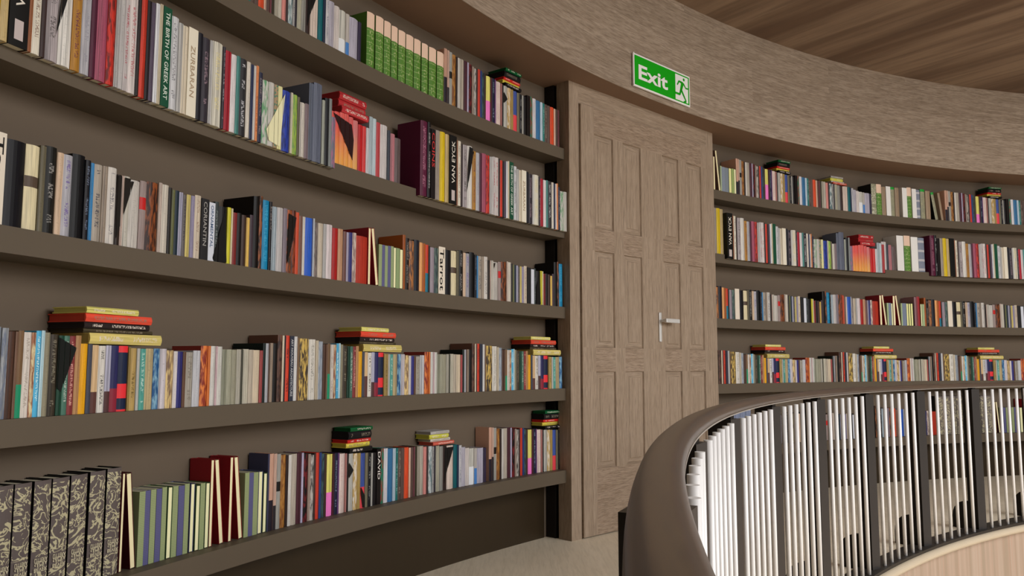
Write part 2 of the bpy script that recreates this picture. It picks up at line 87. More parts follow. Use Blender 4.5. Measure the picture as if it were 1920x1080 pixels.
def wood(name, c1, c2, c3, su, sv, rough=.6, spec=.25, dist=.6, bump=.15, plank=None, lo=.38, hi=.62):
    # grain runs along U (metres), figure and pores are stretched noise
    t = NT(name, rough, spec)
    uv = t.add('ShaderNodeUVMap'); sp = t.add('ShaderNodeSeparateXYZ'); t.l.new(uv.outputs[0], sp.inputs[0])
    u, v = sp.outputs[0], sp.outputs[1]
    off = None
    if plank:
        row = t.math('FLOOR', t.math('DIVIDE', v, plank[1]))
        u2 = t.math('ADD', u, t.math('MULTIPLY', row, .737))
        seg = t.math('FLOOR', t.math('DIVIDE', u2, plank[0]))
        wn = t.add('ShaderNodeTexWhiteNoise', noise_dimensions='2D'); cb = t.add('ShaderNodeCombineXYZ'); t.l.new(row, cb.inputs[0]); t.l.new(seg, cb.inputs[1]); t.l.new(cb.outputs[0], wn.inputs['Vector'])
        off = wn.outputs['Value']
    cb = t.add('ShaderNodeCombineXYZ'); t.l.new(t.math('MULTIPLY', u, su), cb.inputs[0]); t.l.new(t.math('MULTIPLY', v, sv), cb.inputs[1])
    if off is not None: t.l.new(t.math('MULTIPLY', off, 37.0), cb.inputs[2])
    n1 = t.add('ShaderNodeTexNoise', Scale=1.0, Detail=5.0, Roughness=.6, Distortion=dist); t.l.new(cb.outputs[0], n1.inputs['Vector'])
    n2 = t.add('ShaderNodeTexNoise', Scale=5.0, Detail=4.0, Roughness=.65, Distortion=.3); t.l.new(cb.outputs[0], n2.inputs['Vector'])
    r1 = t.add('ShaderNodeMapRange', **{'From Min': lo, 'From Max': hi}); t.l.new(n1.outputs[0], r1.inputs[0])
    r2 = t.add('ShaderNodeMapRange', **{'From Min': .45, 'From Max': .75}); t.l.new(n2.outputs[0], r2.inputs[0])
    c = t.mix(r1.outputs[0], alb(c1), alb(c2))
    c = t.mix(t.math('MULTIPLY', r2.outputs[0], .75), c, alb(c3))
    if off is not None:
        c = t.mix(t.math('MULTIPLY', off, .22), c, alb(c3))
        fr = t.math('FRACT', t.math('DIVIDE', v, plank[1])); e = t.math('LESS_THAN', t.math('MINIMUM', fr, t.math('SUBTRACT', 1.0, fr)), .006)
        c = t.mix(t.math('MULTIPLY', e, .35), c, alb(c3, GAIN * 1.5))
    t.bump(n2.outputs[0], bump, .004)
    return t.out(c)
M = {}
M['taupe'] = plain('taupe_paint', (82, 73, 61), .55, .25, var=.02)
M['wallp'] = plain('wall_paint', (90, 79, 67), .6, .2, var=.02)
M['soffit'] = plain('soffit_paint', (114, 91, 74), .6, .2, var=.03)
M['black'] = plain('black_metal', (34, 31, 28), .45, .4)
M['post'] = plain('dark_grey_metal', (42, 41, 41), .4, .5, .2)
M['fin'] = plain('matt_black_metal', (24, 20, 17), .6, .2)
M['bar'] = plain('white_rod', (205, 205, 205), .35, .5)
M['strip'] = plain('lit_rim_grey', (128, 122, 115), .4, .5)  # light grey standing in for the lit lower rim of the handrail
M['steel'] = plain('satin_steel', (188, 188, 186), .35, .5, .2)
M['foot_shade'] = plain('foot_shade_brown', (43, 34, 22), .35, .35, var=.03)  # dark brown that carries the shade low on the wall
M['pages'] = plain('paper_pages', (196, 190, 170), .8, .1)
M['sign_white'] = plain('sign_white', (222, 232, 218), .4, .4)
M['sign_green'] = plain('sign_green', (0, 148, 8), .4, .4)
M['floor'] = wood('floor_wood', (204, 193, 172), (213, 202, 182), (186, 175, 154), 1.4, 16, .4, .3, .8, .03, None, .3, .7)
M['band'] = wood('band_oak', (152, 138, 123), (131, 117, 102), (86, 72, 60), 3.2, 34, .6, .2, 1.8, .1, (2.1, .19))
M['doorw'] = wood('door_oak', (149, 133, 116), (134, 118, 101), (84, 69, 56), 2.6, 60, .6, .2, 1.0, .12)
M['doorr'] = wood('door_oak_cross', (147, 130, 113), (130, 113, 96), (70, 55, 44), 4.0, 50, .6, .2, 2.2, .12)
M['ceilw'] = wood('ceiling_wood', (124, 104, 86), (88, 68, 53), (76, 59, 47), .22, 3.4, .45, .3, .2, .01, None, .40, .60)
M['fascia'] = wood('fascia_wood', (152, 136, 122), (134, 120, 104), (152, 122, 106), .2, 13, .5, .3, .2, .02, None, .42, .58)
M['sidew'] = wood('side_wood', (134, 116, 98), (120, 103, 86), (84, 70, 56), 2.6, 60, .6, .2, 1.0, .12)
M['hand'] = wood('handrail_wood', (74, 61, 50), (66, 54, 45), (52, 44, 42), 1.2, 18, .3, .5, .5, .02)
M['nosing'] = plain('cream_nosing', (168, 156, 136), .4, .3)

def cover_mat(mode):
    t = NT('cover_' + mode, .45, .18)
    a = t.add('ShaderNodeAttribute', attribute_name='Col'); b = t.add('ShaderNodeAttribute', attribute_name='Col2')
    uv = t.add('ShaderNodeUVMap'); sp = t.add('ShaderNodeSeparateXYZ'); t.l.new(uv.outputs[0], sp.inputs[0])
    u, v = sp.outputs[0], sp.outputs[1]                       # metres from the left edge and the foot of the spine
    q = t.add('ShaderNodeUVMap', uv_map='rel'); sq = t.add('ShaderNodeSeparateXYZ'); t.l.new(q.outputs[0], sq.inputs[0])
    ru, rv = sq.outputs[0], sq.outputs[1]                     # 0..1 on the spine, negative on the boards
    sd = t.add('ShaderNodeAttribute', attribute_name='Seed')
    seed = sd.outputs['Fac']
    on = t.math('GREATER_THAN', ru, -.5)
    def vec(su, sv):
        c = t.add('ShaderNodeCombineXYZ'); t.l.new(t.math('MULTIPLY', u, su), c.inputs[0]); t.l.new(t.math('MULTIPLY', v, sv), c.inputs[1]); t.l.new(t.math('MULTIPLY', seed, 91.0), c.inputs[2]); return c.outputs[0]
    def noise(su, sv, det=2.0, dist=0.0):
        n = t.add('ShaderNodeTexNoise', Scale=1.0, Detail=det, Distortion=dist); t.l.new(vec(su, sv), n.inputs['Vector']); return n.outputs[0]
    def between(x, lo, hi): return t.math('MULTIPLY', t.math('GREATER_THAN', x, lo), t.math('LESS_THAN', x, hi))
    def dark(c, f): 
        o = t.add('ShaderNodeVectorMath', operation='SCALE', Scale=f); t.l.new(c, o.inputs[0]); return o.outputs[0]
    A, B = a.outputs['Color'], b.outputs['Color']
    base = t.mix(t.math('MULTIPLY', t.math('SUBTRACT', noise(430, 14, 3.0), .36), 1.7), A, dark(A, .42))
    if mode in 'ntms': base = t.mix(t.math('MULTIPLY', t.math('GREATER_THAN', noise(330, .8, 0.0), .60), .55), base, dark(base, .35))
    if mode == 'n': c = t.mix(t.math('MULTIPLY', t.math('GREATER_THAN', noise(150, 420, 1.0), .64), t.math('MULTIPLY', between(ru, .3, .7), .45)), base, B)
    elif mode == 't':
        m = t.math('MULTIPLY', t.math('GREATER_THAN', noise(170, 480, 1.0), .52), between(ru, .28, .72)); m = t.math('MULTIPLY', m, between(rv, .12, .93))
        m = t.math('MULTIPLY', m, t.math('GREATER_THAN', noise(3, 24, 0.0), .40)); c = t.mix(t.math('MULTIPLY', m, .85), base, B)
    elif mode == 'm':
        r = t.add('ShaderNodeMapRange', **{'From Min': .44, 'From Max': .60}); t.l.new(noise(150, 34, 5.0, .5), r.inputs[0]); c = t.mix(t.math('MULTIPLY', r.outputs[0], .85), base, B)
    elif mode == 's':
        m = t.math('LESS_THAN', rv, t.math('ADD', .4, t.math('MULTIPLY', t.math('SUBTRACT', seed, .5), .2))); c = t.mix(m, base, B)
    elif mode == 'b': c = t.mix(t.math('GREATER_THAN', t.math('SINE', t.math('MULTIPLY', rv, 23.0)), .72), base, B)
    elif mode == 'q': c = t.mix(t.math('MAXIMUM', between(rv, .2, .42), t.math('MAXIMUM', t.math('GREATER_THAN', rv, .9), t.math('LESS_THAN', rv, .03))), base, B)
    elif mode == 'h': c = t.mix(between(rv, .5, .63), base, B)
    elif mode == 'r': c = t.mix(between(rv, .58, .76), base, B)
    elif mode == 'k': c = t.mix(t.math('MULTIPLY', t.math('GREATER_THAN', t.math('SINE', t.math('MULTIPLY', v, 1500.0)), .1), .38), A, dark(A, .55))
    elif mode == 'g':
        ln = t.math('LESS_THAN', t.math('FRACT', t.math('MULTIPLY', rv, 9.0)), .07)
        ln = t.math('MAXIMUM', ln, t.math('MULTIPLY', t.math('GREATER_THAN', noise(150, 150, 1.0), .60), between(ru, .25, .75)))
        c = t.mix(t.math('MULTIPLY', ln, .55), A, (.55, .6, .3, 1)); c = t.mix(t.math('MULTIPLY', t.math('GREATER_THAN', rv, .71), 1.0), c, B)
    elif mode in 'de':
        w = t.math('ABSOLUTE', t.math('SUBTRACT', noise(26, 26, 2.0, 2.4), .5)); m = t.math('LESS_THAN', w, .035)
        m = t.math('MAXIMUM', m, t.math('GREATER_THAN', noise(64, 64, 2.0, 1.0), .64))
        m = t.math('MULTIPLY', m, t.math('SUBTRACT', 1.0, t.math('MAXIMUM', between(rv, .215, .345), t.math('GREATER_THAN', rv, .965))))
        c = t.mix(t.math('MULTIPLY', m, .9), A, (.36, .35, .22, 1) if mode == 'e' else B)
        if mode == 'e': c = t.mix(t.math('GREATER_THAN', rv, .92), c, B)
    elif mode == 'c': c = t.mix(t.math('GREATER_THAN', noise(120, 120, 0.0), .55), base, B)
    elif mode == 'y':
        r = t.add('ShaderNodeMapRange', **{'From Min': .75, 'From Max': .1}); t.l.new(rv, r.inputs[0])
        c = t.mix(t.math('MULTIPLY', r.outputs[0], .5), base, B)
    else: c = A
    c = t.mix(on, A, c)
    return t.out(c)
MODES = 'ntmsbhrkgdecywq'
for k in MODES: M['c_' + k] = cover_mat(k)

# ---------------------------------------------------------------- mesh helpers
def mesh_obj(name, verts, faces, mat, parent=None, uvs=None, smooth=False, mats=None, midx=None):
    me = bpy.data.meshes.new(name); me.from_pydata([tuple(v) for v in verts], [], faces)
    for m in (mats or [mat]): me.materials.append(m)
    if midx:
        for p, i in zip(me.polygons, midx): p.material_index = i
    if uvs:
        l = me.uv_layers.new(name='UVMap')
        for p in me.polygons:
            for li in p.loop_indices: l.data[li].uv = uvs[me.loops[li].vertex_index] if not isinstance(uvs, dict) else uvs[(p.index, me.loops[li].vertex_index)]
    me.polygons.foreach_set('use_smooth', [smooth] * len(me.polygons))
    bm = bmesh.new(); bm.from_mesh(me); bmesh.ops.recalc_face_normals(bm, faces=bm.faces); bm.to_mesh(me); bm.free()
    o = bpy.data.objects.new(name, me); COL.objects.link(o)
    if parent: o.parent = parent
    return o
def tag(o, label=None, cat=None, group=None, kind=None):
    if label: o['label'] = label
    if cat: o['category'] = cat
    if group: o['group'] = group
    if kind: o['kind'] = kind
    return o
def empty(name, loc, rz=0.0):
    o = bpy.data.objects.new(name, None); COL.objects.link(o); o.location = loc; o.rotation_euler = (0, 0, rz); o.empty_display_size = .1; return o
def arc_solid(name, prof, a0, a1, mat, cx=CX, cy=CY, n=None, parent=None, closed=True, smooth=False, hole=False, uvflip=False):
    """revolve a profile [(R, z)] from angle a0 to a1 (radians) round a centre; UV in metres (arc length, profile length)"""
    n = n or max(2, int(abs(a1 - a0) * 60)); k = len(prof); V = []; F = []; uv = []
    full = abs(abs(a1 - a0) - 2 * math.pi) < 1e-6
    cum = [0]
    for i in range(k): cum.append(cum[-1] + math.dist(prof[i], prof[(i + 1) % k]) * S)
    Rm = max(p[0] for p in prof)
    for i in range(n + 1):
        a = a0 + (a1 - a0) * i / n
        for (R, z) in prof: V.append(polar(R, a, z, cx, cy))
    UV = {}
    for i in range(n):
        for j in range(k if closed else k - 1):
            j2 = (j + 1) % k
            f = (i * k + j, (i + 1) * k + j, (i + 1) * k + j2, i * k + j2)
            fi = len(F); F.append(f)
            for vi, (ii, jj) in zip(f, ((i, j), (i + 1, j), (i + 1, j + 1), (i, j + 1))):
                uu = (a0 + (a1 - a0) * ii / n) * Rm * S; vv = cum[jj]
                UV[(fi, vi)] = (vv, uu) if uvflip else (uu, vv)
    if closed and not full:
        for b, rev in ((0, False), (n * k, True)):
            f = tuple(range(b, b + k)); fi = len(F); F.append(f[::-1] if rev else f)
            for vi in f: UV[(fi, vi)] = (cum[vi - b], 0)
    return mesh_obj(name, V, F, mat, parent, UV, smooth)
def box_pts(x0, x1, y0, y1, z0, z1):
    return [(x0, y0, z0), (x1, y0, z0), (x1, y1, z0), (x0, y1, z0), (x0, y0, z1), (x1, y0, z1), (x1, y1, z1), (x0, y1, z1)]
BOXF = [(0, 3, 2, 1), (4, 5, 6, 7), (0, 1, 5, 4), (1, 2, 6, 5), (2, 3, 7, 6), (3, 0, 4, 7)]
def box_obj(name, x0, x1, y0, y1, z0, z1, mat, parent=None, bevel=0.0, vert=True):
    V = box_pts(x0, x1, y0, y1, z0, z1); UV = {}
    for fi, f in enumerate(BOXF):
        ax = (2, 2, 1, 0, 1, 0)[fi]
        for vi in f:
            c = V[vi]; r = [c[i] for i in range(3) if i != ax]
            UV[(fi, vi)] = (r[1], r[0]) if vert else (r[0], r[1])
    o = mesh_obj(name, V, BOXF, mat, parent, UV)
    if bevel:
        m = o.modifiers.new('bevel', 'BEVEL'); m.width = bevel; m.segments = 2; m.limit_method = 'ANGLE'
    return o
_txt = {}
def text_mesh(body, bold=.012):
    """flat lettering as triangles, cap height 1, starting at x = 0; returns verts, faces, width"""
    if body in _txt: return _txt[body]
    cu = bpy.data.curves.new('lettering', 'FONT'); cu.body = body; cu.size = 1.4; cu.resolution_u = 2; cu.offset = bold; cu.extrude = 0
    o = bpy.data.objects.new('lettering', cu); COL.objects.link(o)
    dg = bpy.context.evaluated_depsgraph_get(); me = bpy.data.meshes.new_from_object(o.evaluated_get(dg))
    V = [tuple(v.co) for v in me.vertices]; F = [tuple(p.vertices) for p in me.polygons]
    bpy.data.objects.remove(o); bpy.data.curves.remove(cu); bpy.data.meshes.remove(me)
    x0 = min(v[0] for v in V); x1 = max(v[0] for v in V); V = [(v[0] - x0, v[1]) for v in V]
    _txt[body] = (V, F, x1 - x0); return _txt[body]
def place_text(name, body, fx, mat, parent, bold=.012):
    V, F, w = text_mesh(body, bold); return mesh_obj(name, [fx(x, y, w) for x, y in V], F, mat, parent)

# ---------------------------------------------------------------- the setting
TAU = 2 * math.pi
def struct(o): o['kind'] = 'structure'; return o
# floor slab: ring between the opening and the wall (two centres)
n = 240; V = []; F = []; UV = []
for i in range(n):
    a = TAU * i / n; ux, uy = math.cos(a), math.sin(a)
    pi_ = Vector((QX + 6.672 * ux, QY + 6.672 * uy)); 
    po = Vector((CX + 8.6 * ux, CY + 8.6 * uy))
    for p in (pi_, po): V.append(P(p.x, p.y, -1)); UV.append((p.y * S, p.x * S))
for i in range(n): j = (i + 1) % n; F.append((2 * i, 2 * i + 1, 2 * j + 1, 2 * j))
k = len(V)
for v in list(V): V.append(v - Vector((0, 0, .034))); UV.append((v.y, v.x))
for i in range(n):
    j = (i + 1) % n; F += [(k + 2 * i, k + 2 * j, k + 2 * j + 1, k + 2 * i + 1), (2 * i, 2 * j, k + 2 * j, k + 2 * i)]
struct(mesh_obj('floor', V, F, M['floor'], uvs=UV))
DA0, DA1 = rad(139.17), rad(127.85)
struct(arc_solid('wall_left', [(R_WALL, -1.05), (R_WALL, Z_SOFFIT + .1), (R_WALL + .2, Z_SOFFIT + .1), (R_WALL + .2, -1.05)], DA0, DA0 + 2.4, M['wallp'], n=150))
struct(arc_solid('wall_right', [(R_WALL, -1.05), (R_WALL, Z_SOFFIT + .1), (R_WALL + .2, Z_SOFFIT + .1), (R_WALL + .2, -1.05)], DA1, DA0 + 2.4 - TAU, M['wallp'], n=240))
struct(arc_solid('wall_shade_left', [(R_WALL - .006, -1), (R_WALL - .006, -.6745), (R_WALL - .0005, -.6745), (R_WALL - .0005, -1)], DA0 + .003, DA0 + 1.2, M['foot_shade'], n=110))  # thin added sheet, its colour holds the shade below the lowest shelf
struct(arc_solid('wall_shade_right', [(R_WALL - .006, -1), (R_WALL - .006, -.6745), (R_WALL - .0005, -.6745), (R_WALL - .0005, -1)], DA1 - .003, DA1 - 1.2, M['foot_shade'], n=110))  # same shade sheet right of the door
struct(arc_solid('trim_1', [(R_BAND, Z_SOFFIT), (R_BAND, Z_CEIL + .05), (R_BAND + .004, Z_CEIL + .05), (R_BAND + .004, Z_SOFFIT)], rad(320), rad(320) - TAU, M['band'], n=300))
struct(arc_solid('trim_2', [(R_BAND + .0045, Z_SOFFIT), (R_WALL + .15, Z_SOFFIT), (R_WALL + .15, Z_SOFFIT + .06), (R_BAND + .0045, Z_SOFFIT + .06)], rad(320), rad(320) - TAU, M['soffit'], n=300))
# ceiling disc, boards running across the room
V = [P(CX, CY, Z_CEIL)]; F = []; n = 120; dv = Vector((.59, -.807)); dn = Vector((.807, .59))
for i in range(n): a = TAU * i / n; V.append(P(CX + 8.4 * math.cos(a), CY + 8.4 * math.sin(a), Z_CEIL))
for i in range(n): F.append((0, 1 + (i + 1) % n, 1 + i))
k = len(V); V += [v + Vector((0, 0, .1)) for v in V]; F += [(k, k + 1 + i, k + 1 + (i + 1) % n) for i in range(n)] + [(1 + i, 1 + (i + 1) % n, k + 1 + (i + 1) % n, k + 1 + i) for i in range(n)]
struct(mesh_obj('ceiling', V, F, M['ceilw'], uvs=[(v.x * dv.x + v.y * dv.y, v.x * dn.x + v.y * dn.y) for v in V]))
# slab edge round the opening, its rounded cream nosing, and the storey below
nose = [(6.655, -1.0)] + [(6.655 - .028 * math.sin(rad(t)), -1.022 + .022 * math.cos(rad(t))) for t in range(0, 181, 20)] + [(6.70, -1.044), (6.70, -1.0)]
struct(arc_solid('trim_3', nose[1:], rad(320), rad(320) - TAU, M['nosing'], QX, QY, 300, smooth=False))
struct(arc_solid('wall_atrium', [(6.665, -1.044), (6.665, -4.2), (6.8, -4.2), (6.8, -1.044)], rad(320), rad(320) - TAU, M['fascia'], QX, QY, 300, uvflip=True))
V = [P(QX + 6.8 * math.cos(TAU * i / 96), QY + 6.8 * math.sin(TAU * i / 96), -4.2) for i in range(96)]
V += [v - Vector((0, 0, .1)) for v in V]; struct(mesh_obj('floor', V, [tuple(range(96)), tuple(range(191, 95, -1))], M['floor'], uvs=[(v.x, v.y) for v in V]))

# ---------------------------------------------------------------- door
A0 = Vector((.3424, 4.711)); B0 = Vector((1.4876, 5.8255)); DW = (B0 - A0).length
dth = math.atan2((B0 - A0).y, (B0 - A0).x)
door = empty('door_1', P(A0.x, A0.y, -1), dth); struct(door)
H = Z_SOFFIT + 1
def dbox(name, u0, u1, y0, y1, z0, z1, mat, parent=door, **k): return box_obj(name, u0 * S, u1 * S, y0 * S, y1 * S, z0 * S, z1 * S, mat, parent, **k)
LU0, LU1, LZ = .088, 1.512, 2.598
# frame: two jambs and a head, local +y goes into the wall
def prism(name, rings, mat, parent): pass
fr = [box_pts(0, LU0 * S, 0, .10 * S, 0, H * S), box_pts(LU1 * S, DW * S, 0, .10 * S, 0, H * S), box_pts(LU0 * S, LU1 * S, 0, .10 * S, LZ * S, H * S)]
V = []; F = []; UV = {}; mi = []
for bi, b in enumerate(fr):
    o = len(V); V += b
    for fi, f in enumerate(BOXF):
        g = tuple(o + i for i in f); 
        for i in f:
            c = b[i]; ax = (2, 2, 1, 0, 1, 0)[fi]; r = [c[x] for x in range(3) if x != ax]
            UV[(len(F), o + i)] = (r[0], r[1]) if bi == 2 else (r[1], r[0] + bi)
        mi.append(1 if fi == 5 and bi == 0 else 0)
        F.append(g)
mesh_obj('door_frame', V, F, None, door, UV, mats=[M['doorw'], M['doorw']], midx=mi)
# leaf as a grid of stiles, rails and moulded panels
cols = [(.216, .403), (.502, .692), (.930, 1.124), (1.222, 1.412)]
rows = [(.39, .965), (1.11, 1.70), (1.84, 2.43)]
xs = [LU0 + .004] + [c for p in cols for c in p] + [LU1 - .002]; zs = [.008] + [c for p in rows for c in p] + [LZ - .003]
yF = -.014
V = []; F = []; UV = {}
dmi = []
def quad(pts, swap, jit=0, cross=False):
    dmi.append(1 if cross else 0)
    o = len(V); V.extend([(x * S, y * S, z * S) for x, y, z in pts]); 
    for i, (x, y, z) in enumerate(pts): UV[(len(F), o + i)] = ((x * S + jit, z * S + jit * 3) if swap else (z * S + jit, x * S))
    F.append(tuple(range(o, o + len(pts))))
for i in range(len(xs) - 1):
    for j in range(len(zs) - 1):
        x0, x1, z0, z1 = xs[i], xs[i + 1], zs[j], zs[j + 1]
        if i % 2 == 1 and j % 2 == 1:
            prev = [(x0, yF, z0), (x1, yF, z0), (x1, yF, z1), (x0, yF, z1)]
            for ins, dy in ((.004, .011), (.016, .005), (.034, .0055), (.040, .0005)):
                cur = [(x0 + ins, yF + dy, z0 + ins), (x1 - ins, yF + dy, z0 + ins), (x1 - ins, yF + dy, z1 - ins), (x0 + ins, yF + dy, z1 - ins)]
                for k in range(4): quad([prev[k], prev[(k + 1) % 4], cur[(k + 1) % 4], cur[k]], k % 2 == 0)
                prev = cur
            quad(prev, False, i * 1.7)
        else:
            quad([(x0, yF, z0), (x1, yF, z0), (x1, yF, z1), (x0, yF, z1)], (i % 2 == 1) or j in (0, len(zs) - 2) and 0 < i < len(xs) - 2, j * .9, (i % 2 == 1) or j in (0, len(zs) - 2) and 0 < i < len(xs) - 2)
x0, x1, z0, z1 = xs[0], xs[-1], zs[0], zs[-1]
quad([(x0, yF, z0), (x0, .03, z0), (x0, .03, z1), (x0, yF, z1)], False); quad([(x1, yF, z0), (x1, .03, z0), (x1, .03, z1), (x1, yF, z1)], False)
quad([(x0, yF, z1), (x1, yF, z1), (x1, .03, z1), (x0, .03, z1)], True); quad([(x0, yF, z0), (x1, yF, z0), (x1, .03, z0), (x0, .03, z0)], True)
leaf = mesh_obj('door_leaf', V, F, None, door, UV, mats=[M['doorw'], M['doorr']], midx=dmi)
dbox('door_backing', LU0, LU1, .03, .10, 0, LZ, M['black'])
# handle
hm = []
def cyl(name, p0, p1, r, mat, parent, n=14, smooth=True):
    p0, p1 = Vector(p0), Vector(p1); d = (p1 - p0).normalized(); a = Vector((0, 0, 1)) if abs(d.z) < .9 else Vector((1, 0, 0)); u = d.cross(a).normalized(); w = d.cross(u)
    V = []
    for p in (p0, p1):
        for i in range(n): t = TAU * i / n; V.append(p + u * r * math.cos(t) + w * r * math.sin(t))
    F = [(i, (i + 1) % n, n + (i + 1) % n, n + i) for i in range(n)] + [tuple(range(n))[::-1], tuple(range(n, 2 * n))]
    o = mesh_obj(name, V, F, mat, parent)
    for p in o.data.polygons[:n]: p.use_smooth = smooth
    return o
hd = dbox('door_handle', .858, .884, yF - .010, yF, 1.158, 1.352, M['steel'], bevel=.003)
cyl('handle_neck', (.871 * S, (yF - .01) * S, 1.297 * S), (.871 * S, (yF - .052) * S, 1.297 * S), .009 * S, M['steel'], hd)
dbox('handle_lever', .858, 1.012, yF - .066, yF - .046, 1.283, 1.310, M['steel'], hd, bevel=.003)
tag(leaf, 'pale oak door leaf with twelve moulded panels')
# dark filler strip between door surround and curved wall (left side), inner wooden return
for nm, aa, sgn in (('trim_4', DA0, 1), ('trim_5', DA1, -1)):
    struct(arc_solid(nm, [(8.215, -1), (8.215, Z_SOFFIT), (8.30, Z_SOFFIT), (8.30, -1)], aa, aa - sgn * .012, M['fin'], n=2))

# ---------------------------------------------------------------- shelves
ORD = {1: 'top', 2: 'second', 3: 'third', 4: 'fourth', 5: 'lowest'}
DROP = .033
drops = {(2, 'L'): [(165.5, 152.40), (148.31, 139.10)], (2, 'R'): [(126.93, 113.55), (109.95, 98.0)],
         (1, 'R'): [(124.15, 116.7), (106.9, 98.0)], (4, 'R'): [(125.1, 121.0), (118.6, 118.2), (115.7, 112.4), (106.8, 98.0)]}
drops.pop((1, 'R')); drops.pop((4, 'R'))
def in_drop(sh, side, adeg): return any(hi >= adeg >= lo for hi, lo in drops.get((sh, side), []))
def shelf(sh, side, a_hi, a_lo):
    cuts = [a_hi]
    for hi, lo in drops.get((sh, side), []): cuts += [min(hi, a_hi), max(lo, a_lo)]
    cuts.append(a_lo); cuts = [c for c in cuts if a_lo <= c <= a_hi]
    V = []; F = []
    ang = []
    for i in range(len(cuts) - 1):
        a, b = cuts[i], cuts[i + 1]
        if a - b < 1e-6: continue
        low = in_drop(sh, side, (a + b) / 2); zt = SHELF_TOP[sh] - (DROP if low else 0)
        m = max(1, int((a - b) / 1.2))
        for k in range(m + 1): ang.append((a + (b - a) * k / m, zt))
    for a, zt in ang:
        for R, z in ((R_SHELF, SHELF_BOT[sh]), (R_SHELF, zt), (R_WALL + .002, zt), (R_WALL + .002, SHELF_BOT[sh])): V.append(polar(R, rad(a), z))
    for i in range(len(ang) - 1):
        o = 4 * i
        for j in range(4): F.append((o + j, o + 4 + j, o + 4 + (j + 1) % 4, o + (j + 1) % 4))
    F += [(0, 1, 2, 3), tuple(len(V) - 4 + i for i in (3, 2, 1, 0))]
    o = mesh_obj('shelf', V, F, M['taupe'])
    tag(o, ('%s curved taupe shelf board on the wall %s of the door' % (ORD[sh], 'left' if side == 'L' else 'right')), 'shelf', 'curved shelf boards %s of the door' % ('left' if side == 'L' else 'right'))
for sh in range(1, 6):
    shelf(sh, 'L', 185.0, 139.19); shelf(sh, 'R', 127.83, 92.0)

# ---------------------------------------------------------------- exit sign
sa0, sa1 = rad(136.2), rad(131.67)
p0, p1 = polar(R_BAND - .006, sa0, 1.755), polar(R_BAND - .006, sa1, 1.755)
SW = (p1 - p0).length; SHH = .213 * S
sg = empty('exit_sign', p0, math.atan2((p1 - p0).y, (p1 - p0).x))
tag(sg, 'green and white exit sign with running figure above the wooden door', 'sign')
box_obj('sign_plate', 0, SW, -.008, 0, 0, SHH, M['sign_white'], sg)
bz = .0085
box_obj('green_field', bz, SW - bz, -.0095, -.008, bz, SHH - bz, M['sign_green'], sg)
place_text('lettering', 'Exit', lambda x, y, w: (.078 * SW + x / w * .505 * SW, -.0105, .265 * SHH + y * .094 * S), M['sign_white'], sg, .035)
px0, px1, pz0, pz1 = .722 * SW, .958 * SW, .085 * SHH, .905 * SHH
box_obj('picture_panel', px0, px1, -.0105, -.0095, pz0, pz1, M['sign_white'], sg)
V = []; F = []
def mp(fx, fy): return (px0 + fx * (px1 - px0), pz1 - fy * (pz1 - pz0))
def stroke(a, b, wa, wb):
    a, b = Vector(mp(*a)), Vector(mp(*b)); d = (b - a).normalized(); nn = Vector((-d.y, d.x)); o = len(V)
    for p in (a + nn * wa, b + nn * wb, b + d * wb * .6, b - nn * wb, a - nn * wa, a - d * wa * .6): V.append((p.x, -.0115, p.y))
    F.append(tuple(range(o, o + 6)))
W1 = .0064
for a, b, wa, wb in (((.50, .27), (.27, .25), 1, .8), ((.27, .25), (.14, .41), .8, .7), ((.62, .28), (.80, .43), .9, .7), ((.80, .43), (1.02, .42), .7, .6),
                     ((.55, .27), (.42, .58), 1.9, 1.4), ((.42, .56), (.33, .755), 1.2, 1.0), ((.33, .76), (-.06, .76), 1.0, .9),
                     ((.44, .56), (.63, .755), 1.2, 1.0), ((.63, .755), (.82, .95), 1.0, .8), ((.82, .96), (.64, 1.0), .8, .7)): stroke(a, b, W1 * wa, W1 * wb)
o = len(V); hx, hz = mp(.66, .12)
for i in range(16): V.append((hx + .0085 * math.cos(TAU * i / 16), -.0115, hz + .0085 * math.sin(TAU * i / 16)))
F.append(tuple(range(o, o + 16)))
mesh_obj('running_figure', V, F, M['sign_green'], sg)
for z in (.004, SHH - .002): cyl('screw', (-.002, -.006, z), (-.002, -.014, z), .003, M['sign_white'], sg, 10)

# ---------------------------------------------------------------- railing
rail = empty('railing', polar(6.70, rad(150), -.98, QX, QY))
tag(rail, 'curved balustrade with brown handrail, dark posts and white rods round the opening', 'railing')
bpy.context.view_layer.update()
RI = rail.matrix_world.inverted() if False else Matrix.Translation(-Vector(rail.location))
def rp(o): o.parent = rail; o.location = -rail.location; return o
hp = [(6.690, -.1305), (6.689, -.120), (6.6925, -.1115), (6.699, -.1065), (6.708, -.105), (6.723, -.105), (6.732, -.1065), (6.7385, -.1115), (6.742, -.120), (6.741, -.1305)]
h = rp(arc_solid('handrail', hp, rad(235), rad(70), M['hand'], QX, QY, 330)); 
for p in h.data.polygons[:-2]: p.use_smooth = True
tag(h, 'dark brown rounded wooden handrail')
rp(arc_solid('handrail_lit_rim', [(6.689, -.1335), (6.689, -.1305), (6.741, -.1305), (6.741, -.1335)], rad(235), rad(70), M['strip'], QX, QY, 330))  # highlight along the handrail's lower rim, made as a pale strip
rp(arc_solid('base_rail', [(6.655, -1.0), (6.655, -.985), (6.77, -.985), (6.77, -1.0)], rad(235), rad(70), M['black'], QX, QY, 330))
PH, DP, DE = 2.8471, .1085, -.2264
